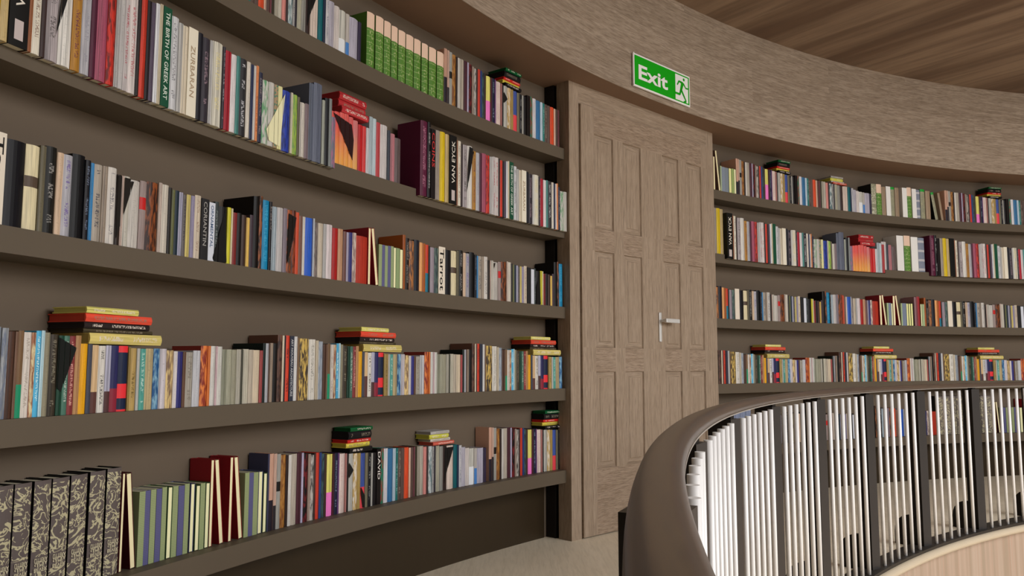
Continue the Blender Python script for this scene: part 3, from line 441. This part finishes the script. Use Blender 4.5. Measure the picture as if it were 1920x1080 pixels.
for i in range(-6, 13):
    a = PH - DP * i; tx, ty = math.sin(a + DE), -math.cos(a + DE); rx, ry = math.cos(a + DE), math.sin(a + DE)
    bx, by = QX + 6.6923 * math.cos(a), QY + 6.6923 * math.sin(a)
    def pv(u, v, z): return P(bx + u * tx + v * rx, by + u * ty + v * ry, z)
    w, d = .0683, .065
    V = [pv(*c) for c in ((0, 0, -.985), (w, 0, -.985), (w, d, -.985), (0, d, -.985), (0, 0, -.1434), (w, 0, -.1434), (w, d, -.1434), (0, d, -.1434))]
    po = rp(mesh_obj('post', V, BOXF, None, mats=[M['fin'], M['post']], midx=[0, 1, 1, 0, 0, 0]))
    V = [pv(*c) for c in ((.02, .008, -.1434), (.045, .008, -.1434), (.045, .04, -.1434), (.02, .04, -.1434), (.02, .008, -.1335), (.045, .008, -.1335), (.045, .04, -.1335), (.02, .04, -.1335))]
    b = mesh_obj('rail_bracket', V, BOXF, M['fin']); b.parent = po
    # curved foot behind the post
    pr = [(0, 0), (.115, 0), (.115, .07)] + [(.115 - .1 * (1 - math.cos(rad(t))), .07 + .1 * math.sin(rad(t))) for t in range(15, 91, 15)] + [(0, .17)]
    V = [pv(u, d + y, -.999 + z) for u in (.004, .045) for y, z in pr]; m = len(pr)
    F = [tuple(range(m)), tuple(range(2 * m - 1, m - 1, -1))] + [(j, (j + 1) % m, m + (j + 1) % m, m + j) for j in range(m)]
    f = mesh_obj('post_foot', V, F, M['fin']); f.parent = po
    if i >= 10: continue
    for k in range(6):
        if i < -3: continue
        t = a - .0205 - .01487 * k; rb_ = 6.6804 if i > -2 else 6.715; c = (QX + rb_ * math.cos(t), QY + rb_ * math.sin(t))
        rp(cyl('baluster', P(c[0], c[1], -.986), P(c[0], c[1], -.1465), .0090 * S, M['bar'], None, 12))

# ---------------------------------------------------------------- books
def darker(c, f): return tuple(v * f for v in c[:3]) + (1,)
class Builder:
    def __init__(s): s.V = []; s.F = []; s.uv = []; s.rel = []; s.c1 = []; s.c2 = []; s.sd = []; s.mi = []
    def face(s, pts, uv=None, rel=None, c1=None, c2=None, sd=0, mi=0):
        o = len(s.V); s.V += pts; s.F.append(tuple(range(o, o + len(pts))))
        s.uv += uv or [(0, 0)] * len(pts); s.rel += rel or [(-1, -1)] * len(pts)
        s.c1 += [c1 or (.5, .5, .5, 1)] * len(pts); s.c2 += [c2 or (.5, .5, .5, 1)] * len(pts); s.sd += [sd] * len(pts); s.mi.append(mi)
    def make(s, name, mats, parent=None, mat=None):
        V = [mat @ Vector(v) for v in s.V] if mat else s.V
        me = bpy.data.meshes.new(name); me.from_pydata([tuple(v) for v in V], [], s.F)
        for m in mats: me.materials.append(m)
        me.polygons.foreach_set('material_index', s.mi)
        for nm, arr in (('UVMap', s.uv), ('rel', s.rel)):
            l = me.uv_layers.new(name=nm); l.data.foreach_set('uv', [c for t in arr for c in t])
        for nm, arr in (('Col', s.c1), ('Col2', s.c2)):
            l = me.attributes.new(nm, 'FLOAT_COLOR', 'CORNER'); l.data.foreach_set('color', [c for t in arr for c in t])
        l = me.attributes.new('Seed', 'FLOAT', 'CORNER'); l.data.foreach_set('value', s.sd)
        o = bpy.data.objects.new(name, me); COL.objects.link(o)
        if parent: o.parent = parent
        return o
CM = [M['c_' + k] for k in MODES]; MI = {k: i for i, k in enumerate(MODES)}
def shape_book(B, PG, w, h, d, sty, c1, c2, seed, T, pc=None, allm=False):
    """one book in local axes (x across the spine, y into the shelf, z up), T maps local to target; B = cover builder, PG = page builder"""
    X = w / 2; t = min(.0022, w * .16); f = lambda x, y, z: tuple(T @ Vector((x, y, z)))
    mi = MI.get(sty, 0) if allm else 0
    side = c1
    if sty in 'de': side = (.012, .012, .012, 1)
    if sty == 'w': side = darker(c1, .95)
    kw = dict(c1=side, c2=c2, sd=seed, mi=mi)
    fore = sty in ('f', 'L', 'M')
    if fore and sty != 'M':
        cov = c2; kw['c1'] = cov; t = min(.0014, w * .08); y0, y1 = 0, d
        for sx in (-1, 1):
            xa, xb = sx * X, sx * (X - t); b = box_pts(min(xa, xb), max(xa, xb), y0, y1, 0, h)
            for fc in BOXF: B.face([f(*b[i]) for i in fc], **kw)
        b = box_pts(-X + t, X - t, y1 - t, y1, 0, h)
        for fc in BOXF: B.face([f(*b[i]) for i in fc], **kw)
        b = box_pts(-X + t, X - t, .001, y1 - t, .0015, h - .003); pc = c1
        for fc in BOXF: PG.face([f(*b[i]) for i in fc], c1=pc, c2=pc, sd=seed, mi=mi)
        return
    n = 6; bulge = min(w * .16, .005) if sty not in 'wk' else .0006
    arc = [(-X + w * i / n, bulge * (1 - math.sin(math.pi * i / n))) for i in range(n + 1)]
    for i in range(n):
        (xa, ya), (xb, yb) = arc[i], arc[i + 1]
        B.face([f(xa, ya, 0), f(xb, yb, 0), f(xb, yb, h), f(xa, ya, h)], uv=[(xa + X, 0), (xb + X, 0), (xb + X, h), (xa + X, h)],
               rel=[(i / n, 0), ((i + 1) / n, 0), ((i + 1) / n, 1), (i / n, 1)], c1=c1, c2=c2, sd=seed, mi=mi)
    yi = bulge + t
    for sx in (-1, 1):
        xo, xi = sx * X, sx * (X - t)
        B.face([f(xo, bulge, 0), f(xo, d, 0), f(xo, d, h), f(xo, bulge, h)], **kw)
        B.face([f(xi, yi, 0), f(xi, d, 0), f(xi, d, h), f(xi, yi, h)], **kw)
        B.face([f(xo, d, 0), f(xi, d, 0), f(xi, d, h), f(xo, d, h)], **kw)
        for z in (0, h): B.face([f(xo, bulge, z), f(xo, d, z), f(xi, d, z), f(xi, yi, z)], **kw)
    B.face([f(-X + t, yi, 0), f(X - t, yi, 0), f(X - t, yi, h), f(-X + t, yi, h)], **kw)
    for z in (0, h): B.face([f(*a, z) for a in arc] + [f(X - t, yi, z), f(-X + t, yi, z)], **kw)
    pcol = pc or (.66, .61, .46, 1)
    b = box_pts(-X + t, X - t, yi, d - .003, .0015, h - (.0005 if sty == 'k' else .0035))
    for fc in BOXF: PG.face([f(*b[i]) for i in fc], c1=pcol, c2=pcol, sd=seed, mi=mi)

def parse(spec):
    p = spec.split(); c1 = p[0]; st = p[1] if len(p) > 1 else 'n'; c2 = p[2] if len(p) > 2 else None; txt = ' '.join(p[3:])
    if st[0] == 's': st = 's'
    return c1, st, c2, txt
MOD = {k: [(lambda q: (float(q[0]), float(q[1])) + parse(q[2]))(x.split(' ', 2)) for x in v.split('|')] for k, v in MODS.items()}
ITEMS = []      # dict per standing or lying book
rnd = random.Random(5)
def clip(poly, x0, x1, z1):
    def cut(pts, ins, inter):
        out = []
        for i in range(len(pts)):
            a, b = pts[i - 1], pts[i]
            if ins(b):
                if not ins(a): out.append(inter(a, b))
                out.append(b)
            elif ins(a): out.append(inter(a, b))
        return out
    for ax, val, sg_ in ((0, x0, 1), (0, x1, -1), (1, 0.002, 1), (1, z1, -1)):
        if len(poly) < 3: return []
        def inter(a, b, ax=ax, val=val):
            k = (val - a[ax]) / (b[ax] - a[ax]); return tuple(a[i] + (b[i] - a[i]) * k for i in (0, 1))
        poly = cut(poly, (lambda p, ax=ax, val=val, s=sg_: (p[ax] - val) * s >= -1e-9), inter)
    return poly
def side_of(a): return 'L' if a > 133 else 'R'
nstack = {}
for (sh, mk, i0, i1, anch) in INST:
    bk = MOD[mk]; cum = [0]
    for q_ in bk: cum.append(cum[-1] + q_[0])
    R = BOOK_R[sh]; sd_ = side_of(anch[0][1])
    def ang(s):
        for (ia, aa), (ib, ab) in zip(anch, anch[1:]):
            if s <= cum[ib] + 1e-9 or ib == anch[-1][0]: return rad(aa + (ab - aa) * (s - cum[ia]) / (cum[ib] - cum[ia]))
    placed = []
    for i in range(i0, i1 + 1):
        _, hh, c1, st, c2, txt = bk[i]
        aL, aR = ang(cum[i] + 1e-7), ang(cum[i + 1] - 1e-7); am = (aL + aR) / 2; kk = (aL - aR) * R / (cum[i + 1] - cum[i])
        low = in_drop(sh, sd_, math.degrees(am))
        Rb = R if sh != 2 or low else 8.135
        it = dict(sh=sh, side=sd_, a=am, w=(aL - aR) * Rb * .968, h=hh * (1 + .006 * math.sin(i * 7.3)), R=Rb, z=SHELF_TOP[sh] - (DROP if low else 0), c1=c1, st=st, c2=c2, txt=txt, seed=rnd.random(), wedge=[], lie=False)
        for wd in WEDGES:
            if wd[0] != mk: continue
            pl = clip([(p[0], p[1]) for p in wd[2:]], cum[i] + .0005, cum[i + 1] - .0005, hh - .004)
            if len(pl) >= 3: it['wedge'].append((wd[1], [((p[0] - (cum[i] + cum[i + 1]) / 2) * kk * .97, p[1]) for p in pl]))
        ITEMS.append(it); placed.append((cum[i], cum[i + 1], it))
    for sn, (smod, lay) in STACKS.items():
        if smod != mk: continue
        sa, sb = min(l[0] for l in lay), max(l[1] for l in lay)
        if sa < cum[i0] - .01 or sb > cum[i1 + 1] + .05: continue
        mine = [it for x0, x1, it in placed if x1 > sa and x0 < sb]
        z = max(it['z'] + it['h'] for it in mine) + .0008
        low = mine[0]
        key = (sh, sd_); nstack.setdefault(key, []).append(None); sid = (key, len(nstack[key]) - 1)
        for li, (x0, x1, zt, zb, col) in enumerate(reversed(lay)):
            th = max(.011, zt - zb + .001); am = ang(min((x0 + x1) / 2, cum[i1 + 1])); L = x1 - x0
            ITEMS.append(dict(sh=sh, side=sd_, a=am, w=th * .97, h=L, R=low['R'] - .004 + .006 * ((li * 3) % 4), z=z, c1=col, st='t', c2='120,110,95' if li % 2 else '200,190,180', txt='', seed=rnd.random(), wedge=[], lie=True, stack=sid, level=len(lay) - li, nl=len(lay)))
            z += th
for sh, rows_ in CUSTOM:
    for a0, w, hh, spec in rows_:
        c1, st, c2, txt = parse(spec); R = 8.185 if sh == 5 else (8.135)
        if sh == 2: R = 8.135
        if st == 'L': w *= .93
        am = rad(a0) - w / 2 / BOOK_R[sh]
        ITEMS.append(dict(sh=sh, side=side_of(a0), a=am, w=w * .985, h=hh, R=R, z=SHELF_TOP[sh], c1=c1, st=st, c2=c2, txt=txt, seed=rnd.random(), wedge=[], lie=False))
# scores and ordinals
for it in ITEMS:
    it['z'] += .0006; p = polar(it['R'], it['a'], it['z']); it['pos'] = p; dist2 = (p - Vector((0, 0, S))).length_squared
    it['score'] = it['w'] * it['h'] / dist2
    it['vis'] = False
    for zz in (0, it['h'] * .5, it['h']) if not it['lie'] else (0, it['w']):
        q_ = p + Vector((0, 0, zz * S)) - Vector((0, 0, S)); dd = q_.y * math.cos(.09673) + q_.z * math.sin(.09673); uu = q_.z * math.cos(.09673) - q_.y * math.sin(.09673)
        if dd > 0 and abs(q_.x / dd) < .637 and abs(uu / dd) < .358: it['vis'] = True
    it['kind'] = 'notebook' if it['st'] == 'k' else ('patterned_volume' if it['st'] in 'de' else ('cloth_bound_volume' if it['st'] == 'g' else 'book'))
for key in {(i['sh'], i['side']) for i in ITEMS}:
    row = sorted([i for i in ITEMS if (i['sh'], i['side']) == key and not i['lie']], key=lambda i: i['a'], reverse=key[1] == 'R')
    for n_, i in enumerate(row):
        i['ord'] = n_ + 1; i['prev'] = row[n_ - 1] if n_ else None; i['next'] = row[n_ + 1] if n_ + 1 < len(row) else None
cand = sorted([i for i in ITEMS if i['kind'] == 'book' and i['vis'] and not (i['sh'] == 5 and i['side'] == 'R')], key=lambda i: -i['score'])
IND = {id(i) for i in cand[:300]}
def cname(c):
    r, g, b = [float(v) for v in c.split(',')] if isinstance(c, str) else c
    mx, mn = max(r, g, b), min(r, g, b); sat = (mx - mn) / max(mx, 1)
    if mx < 48: return 'black'
    if sat < .13: return 'white' if mx > 182 else ('light grey' if mx > 145 else ('grey' if mx > 90 else 'dark grey'))
    if r >= g >= b:
        if (r - g) < .14 * r: return ('yellow' if sat > .5 else ('cream' if mx > 175 else ('beige' if mx > 125 else 'olive brown')))
        if sat > .6 and r > 120: return 'red' if g < .42 * r else ('orange' if g < .72 * r else 'mustard yellow')
        if sat > .45 and g < .5 * r: return 'maroon' if r < 150 else 'coral red'
        return 'cream' if mx > 185 and sat < .3 else ('tan' if mx > 140 else ('brown' if mx > 80 else 'dark brown'))
    if g >= r and g >= b: return ('lime green' if r > .7 * g and sat > .3 and mx > 140 else ('dark green' if mx < 110 else 'green' if sat > .5 else 'grey green')) if b < r or sat < .5 else 'teal'
    if b >= g >= r: return ('pale blue' if mx > 160 and sat < .35 else ('blue' if mx > 110 and sat > .4 else ('navy' if mx < 90 else 'slate blue')))
    if b >= r >= g: return 'lilac' if mx > 140 and sat < .25 else ('indigo' if mx > 60 else 'dark navy')
    return ('pink' if mx > 150 and sat > .25 else 'pale mauve') if mx > 130 else ('maroon' if sat > .35 else 'dark mauve')
def nth(n):
    return '%d%s' % (n, 'th' if 10 <= n % 100 <= 20 else {1: 'st', 2: 'nd', 3: 'rd'}.get(n % 10, 'th'))
CW = {'L': 'left', 'R': 'right'}
SHN = {1: 'top shelf', 2: 'second shelf', 3: 'third shelf', 4: 'fourth shelf', 5: 'bottom shelf'}
WNUM = ['bottom', 'second up', 'third up', 'fourth up', 'fifth up']
for it in ITEMS: it['cn'] = cname(it['c2'] if it['st'] in ('f', 'L') else it['c1'])
LAND = [(lambda i: i['txt'] and i['txt'] not in ('CORIANTIN',), lambda i: (i['txt'] if len(i['txt']) < 14 else i['txt'].split()[-2] + ' ' + i['txt'].split()[-1]) + ' book'),
        (lambda i: i['c1'] == '220,155,25', lambda i: 'bright orange book'), (lambda i: i['c1'] == '218,208,112', lambda i: 'yellow and pink book'),
        (lambda i: i['c1'] == '82,26,52', lambda i: 'tall maroon book'), (lambda i: i['c1'] == '85,92,108', lambda i: 'tall slate book'),
        (lambda i: i['c1'] == '42,88,185', lambda i: 'bright blue book'), (lambda i: i['c1'] == '20,122,165', lambda i: 'tall azure book'),
        (lambda i: i['st'] == 'L', lambda i: 'leaning book'), (lambda i: i['c1'] == '20,92,100', lambda i: 'dark teal book'), (lambda i: i['c1'] == '205,180,25', lambda i: 'yellow book')]
for key in {(i['sh'], i['side']) for i in ITEMS}:
    row = sorted([i for i in ITEMS if (i['sh'], i['side']) == key and not i['lie']], key=lambda i: i['ord'])
    found = {}
    for i in row:
        if not i['vis']: continue
        for test, nm in LAND:
            if test(i): found.setdefault(nm(i), []).append(i); break
    for nm, L_ in found.items():
        if nm.startswith('leaning') and key == (1, 'R'): continue
        for k_, i in enumerate(L_):
            i['land'] = nm + ('' if len(L_) == 1 else ' nearest door' if k_ == 0 else ' farthest left' if k_ == len(L_) - 1 and key[1] == 'L' else ' farthest right' if k_ == len(L_) - 1 else ' in middle' if len(L_) == 3 else ' %s from door' % nth(k_ + 1))
    marks = [i for i in row if 'land' in i]
    for i in row:
        if marks: i['mark'] = min(marks, key=lambda m: (abs(m['ord'] - i['ord']), m['ord']))
def label(it):
    if it['lie']:
        (key, idx) = it['stack']; m = nstack[key]
        order = sorted({i['stack'][1]: i['a'] for i in ITEMS if i['lie'] and i['vis'] and i['stack'][0] == key}.items(), key=lambda t: t[1], reverse=key[1] == 'R')
        pos = [k for k, _ in order].index(idx); lv = it['level']; tot = it['nl']
        wh = 'topmost' if lv == 1 else ('lowest' if lv == tot else nth(lv) + ' from top')
        return '%s book lying %s in %s pile %s of door, %s' % (it['cn'], wh, nth(pos + 1), CW[it['side']], SHN[it['sh']])
    kn = it['kind'].replace('_', ' '); place = '%s, %s wall' % (SHN[it['sh']], CW[it['side']])
    size = 'slim' if it['w'] < .018 else ('thick' if it['w'] > .032 else '')
    if it['st'] == 'f': size = 'backwards'
    if it['st'] in ('L', 'M'): size = 'leaning'
    core = it['cn'] + ' ' + kn
    beside = ''
    if it['txt']: beside = 'lettered ' + it['txt']
    elif it['st'] == 's' and it['c2']: beside = 'with %s foot' % cname(it['c2'])
    elif it['next']: beside = 'beside %s one' % it['next']['cn']
    if 'land' in it:
        tail = it['land'].split(' book', 1)[1].strip()
        head = '%s %s %s' % (size, core, beside if it['txt'] else '')
        if not it['txt']: head = it['land'].split(' book', 1)[0] + ' book' if it['st'] != 'L' else 'leaning %s' % core
        opts = [head + ' ' + tail + ', ' + place]
    elif 'mark' in it:
        m = it['mark']; n_ = it['ord'] - m['ord']; dr = ('left' if n_ > 0 else 'right') if it['side'] == 'L' else ('right' if n_ > 0 else 'left')
        rel = '%s %s of %s' % (nth(abs(n_)), dr, m['land'])
        opts = ['%s %s %s, %s, %s' % (size, core, beside, rel, place), '%s %s, %s, %s' % (size, core, rel, place), '%s, %s, %s' % (core, rel, place)]
    else: opts = ['%s %s %s, %s %s of door on %s' % (size, core, beside, nth(it['ord']), CW[it['side']], SHN[it['sh']])]
    for s in opts:
        s = ' '.join(s.split()).replace(' ,', ',').replace(',,', ',')
        if len(s.split()) <= 16: return s
    return ' '.join(s.split()[:16])
GRP = {'notebook': 'slim ribbed notebooks', 'patterned_volume': 'damask patterned volumes', 'cloth_bound_volume': 'green cloth volumes with cream tops'}
stuffB, stuffP = Builder(), Builder()
bookmats = {}
def decal_mat(col):
    if col not in bookmats: bookmats[col] = plain('decal_' + col.replace(',', '_'), tuple(float(v) for v in col.split(',')), .6, .2)
    return bookmats[col]
DE_ = {1: .148, 2: .150, 3: .146, 4: .148, 5: .098}
for it in ITEMS:
    w, h, st = it['w'] * S, it['h'] * S, it['st']
    d = (R_WALL - it['R'] - .004) * S
    if it['sh'] != 5: d = min(d, (.146 if h > .2 * S else .13) * S)
    if it['sh'] == 5 and st not in 'de': d = min(d, .095 * S)
    c1 = alb(it['c1']); c2 = alb(it['c2']) if it['c2'] else darker(c1, .55)
    th = it['a'] - math.pi / 2
    base = Matrix.Translation(it['pos']) @ Matrix.Rotation(th, 4, 'Z')
    loc = Matrix.Identity(4); ww = w
    if it['lie']:
        # lying flat: spine faces the room, book height runs along the shelf
        loc = Matrix.Translation((-h / 2, 0, w / 2)) @ Matrix.Rotation(math.pi / 2, 4, 'Y')
    elif st in ('L', 'M'):
        ww = min(w * .42, .019 * S if st == 'L' else .05 * S)
        th_ = math.asin(max(0, min(.5, (w - ww) / h))); 
        loc = Matrix.Translation((w / 2 - ww * math.cos(th_), 0, 0)) @ Matrix.Rotation(-th_, 4, 'Y') @ Matrix.Translation((ww / 2, 0, 0))
    if st in ('T', 'V'): sty = 'w'
    elif st == 'M': sty = 'e' if '30,140' in (it['c2'] or '') else 'n'
    else: sty = st
    individual = id(it) in IND or it['kind'] != 'book' and it['vis']
    if not individual:
        if not it['vis'] and (it['kind'] != 'book' or it['score'] < 0): pass
        shape_book(stuffB, stuffP, ww, h, d, sty if sty != 'k' else 'k', c1, c2, it['seed'], base @ loc, pc=darker(c1, .7) if it['lie'] else None, allm=True)
        continue
    B, PG = Builder(), Builder(); shape_book(B, PG, ww, h, d, sty, c1, c2, it['seed'], loc, pc=darker(c1, .7) if it['lie'] else None)
    mat = CM[MI.get(sty, 0)]
    root = B.make(it['kind'], [mat]); root.matrix_world = base
    tag(root, label(it), 'book' if it['kind'] == 'book' else it['kind'].split('_')[-1], GRP.get(it['kind'], 'books on the shelves'))
    pg = PG.make('pages', [M['c_w']], root)
    if it['wedge']:
        V = []; F = []
        for col, pl in it['wedge']:
            o = len(V); V += [(x * S, -.0006, z * S) for x, z in pl]; F.append(tuple(range(o, o + len(pl))))
        mesh_obj('shading_wedge', V, F, decal_mat(it['wedge'][0][0]), root)  # patch of shading painted flat over the spine
    if it['txt']:
        up = st == 'V'; tx = it['txt']; Vt, Ft, tw = text_mesh(tx)
        cap = ww * (.62 if len(tx) < 7 else .46); ln = h * (.62 if up else (.88 if len(tx) > 15 or tx == 'Tarrot' else .58 if tx == 'ZURBARAN' else .72 if len(tx) > 5 else .5)); k = ln / tw
        k2 = min(cap, k * 2.4) if tx != 'Tarrot' else cap
        if up: fx = lambda x, y, w_: (cap * .5 - y * k2, -.0005, h * .30 + x * k)
        else: fx = lambda x, y, w_: (-k2 * .5 + y * k2, -.0005, h * (.8 if tx == 'ZURBARAN' else .95) - x * k)
        place_text('title_lettering', tx, fx, decal_mat(it['c2']), root)
        if up:
            mesh_obj('spine_label', [(-cap * .5, -.0005, h * .05), (cap * .5, -.0005, h * .05), (cap * .5, -.0005, h * .2), (-cap * .5, -.0005, h * .2)], [(0, 1, 2, 3)], decal_mat('170,160,158'), root)
    if st == 'd' and it['sh'] == 5:
        for li, (tx, zz) in enumerate((('LITTERA', .332), ('SACRA', .300), ('DE', .270), ('BEVER', .248))):
            Vt, Ft, tw = text_mesh(tx); k = min(ww * .76 / tw, ww * .26); ch = ww * (.20 if tx != 'DE' else .09)
            place_text('title_lettering', tx, lambda x, y, w_: (-tw * k / 2 + x * k, -.0006, h * zz - y * ch), decal_mat('185,178,150'), root)
for b, nm in ((stuffB, 'covers'), (stuffP, 'pages')):
    if not b.F: continue
    o = b.make('books' if nm == 'covers' else 'pages', CM if nm == 'covers' else CM)
    if nm == 'covers':
        big = o; tag(o, 'rows of small distant books filling the rest of the curved shelves', 'books', None, 'stuff')
    else:
        for p in o.data.polygons: p.material_index = MI['w']
        o.parent = big

# ---------------------------------------------------------------- light, camera
w = bpy.data.worlds.new('world'); scene.world = w; w.use_nodes = True
w.node_tree.nodes['Background'].inputs[0].default_value = (1, .95, .88, 1); w.node_tree.nodes['Background'].inputs[1].default_value = .05
def lamp(name, kind, loc, power, size, col=(1, 1, 1), rot=(0, 0, 0)):
    l = bpy.data.lights.new(name, kind); l.energy = power; l.color = col
    if kind == 'POINT': l.shadow_soft_size = size
    else: l.shape = 'DISK'; l.size = size
    o = bpy.data.objects.new(name, l); COL.objects.link(o); o.location = loc; o.rotation_euler = rot
    return o
for nm, args in LIGHTS: lamp(nm, *args)
cam = bpy.data.cameras.new('camera'); co = bpy.data.objects.new('camera', cam); COL.objects.link(co)
co.location = (0, 0, S); co.rotation_euler = (math.pi / 2 + .09673, 0, 0)
cam.sensor_width = 36; cam.lens = 1505.0 / 1920 * 36; cam.clip_start = .02; cam.clip_end = 100
scene.camera = co
scene.view_settings.view_transform = 'Standard'; scene.view_settings.look = 'None'; scene.view_settings.exposure = .09; scene.view_settings.gamma = 1
scene.view_settings.use_curve_mapping = False
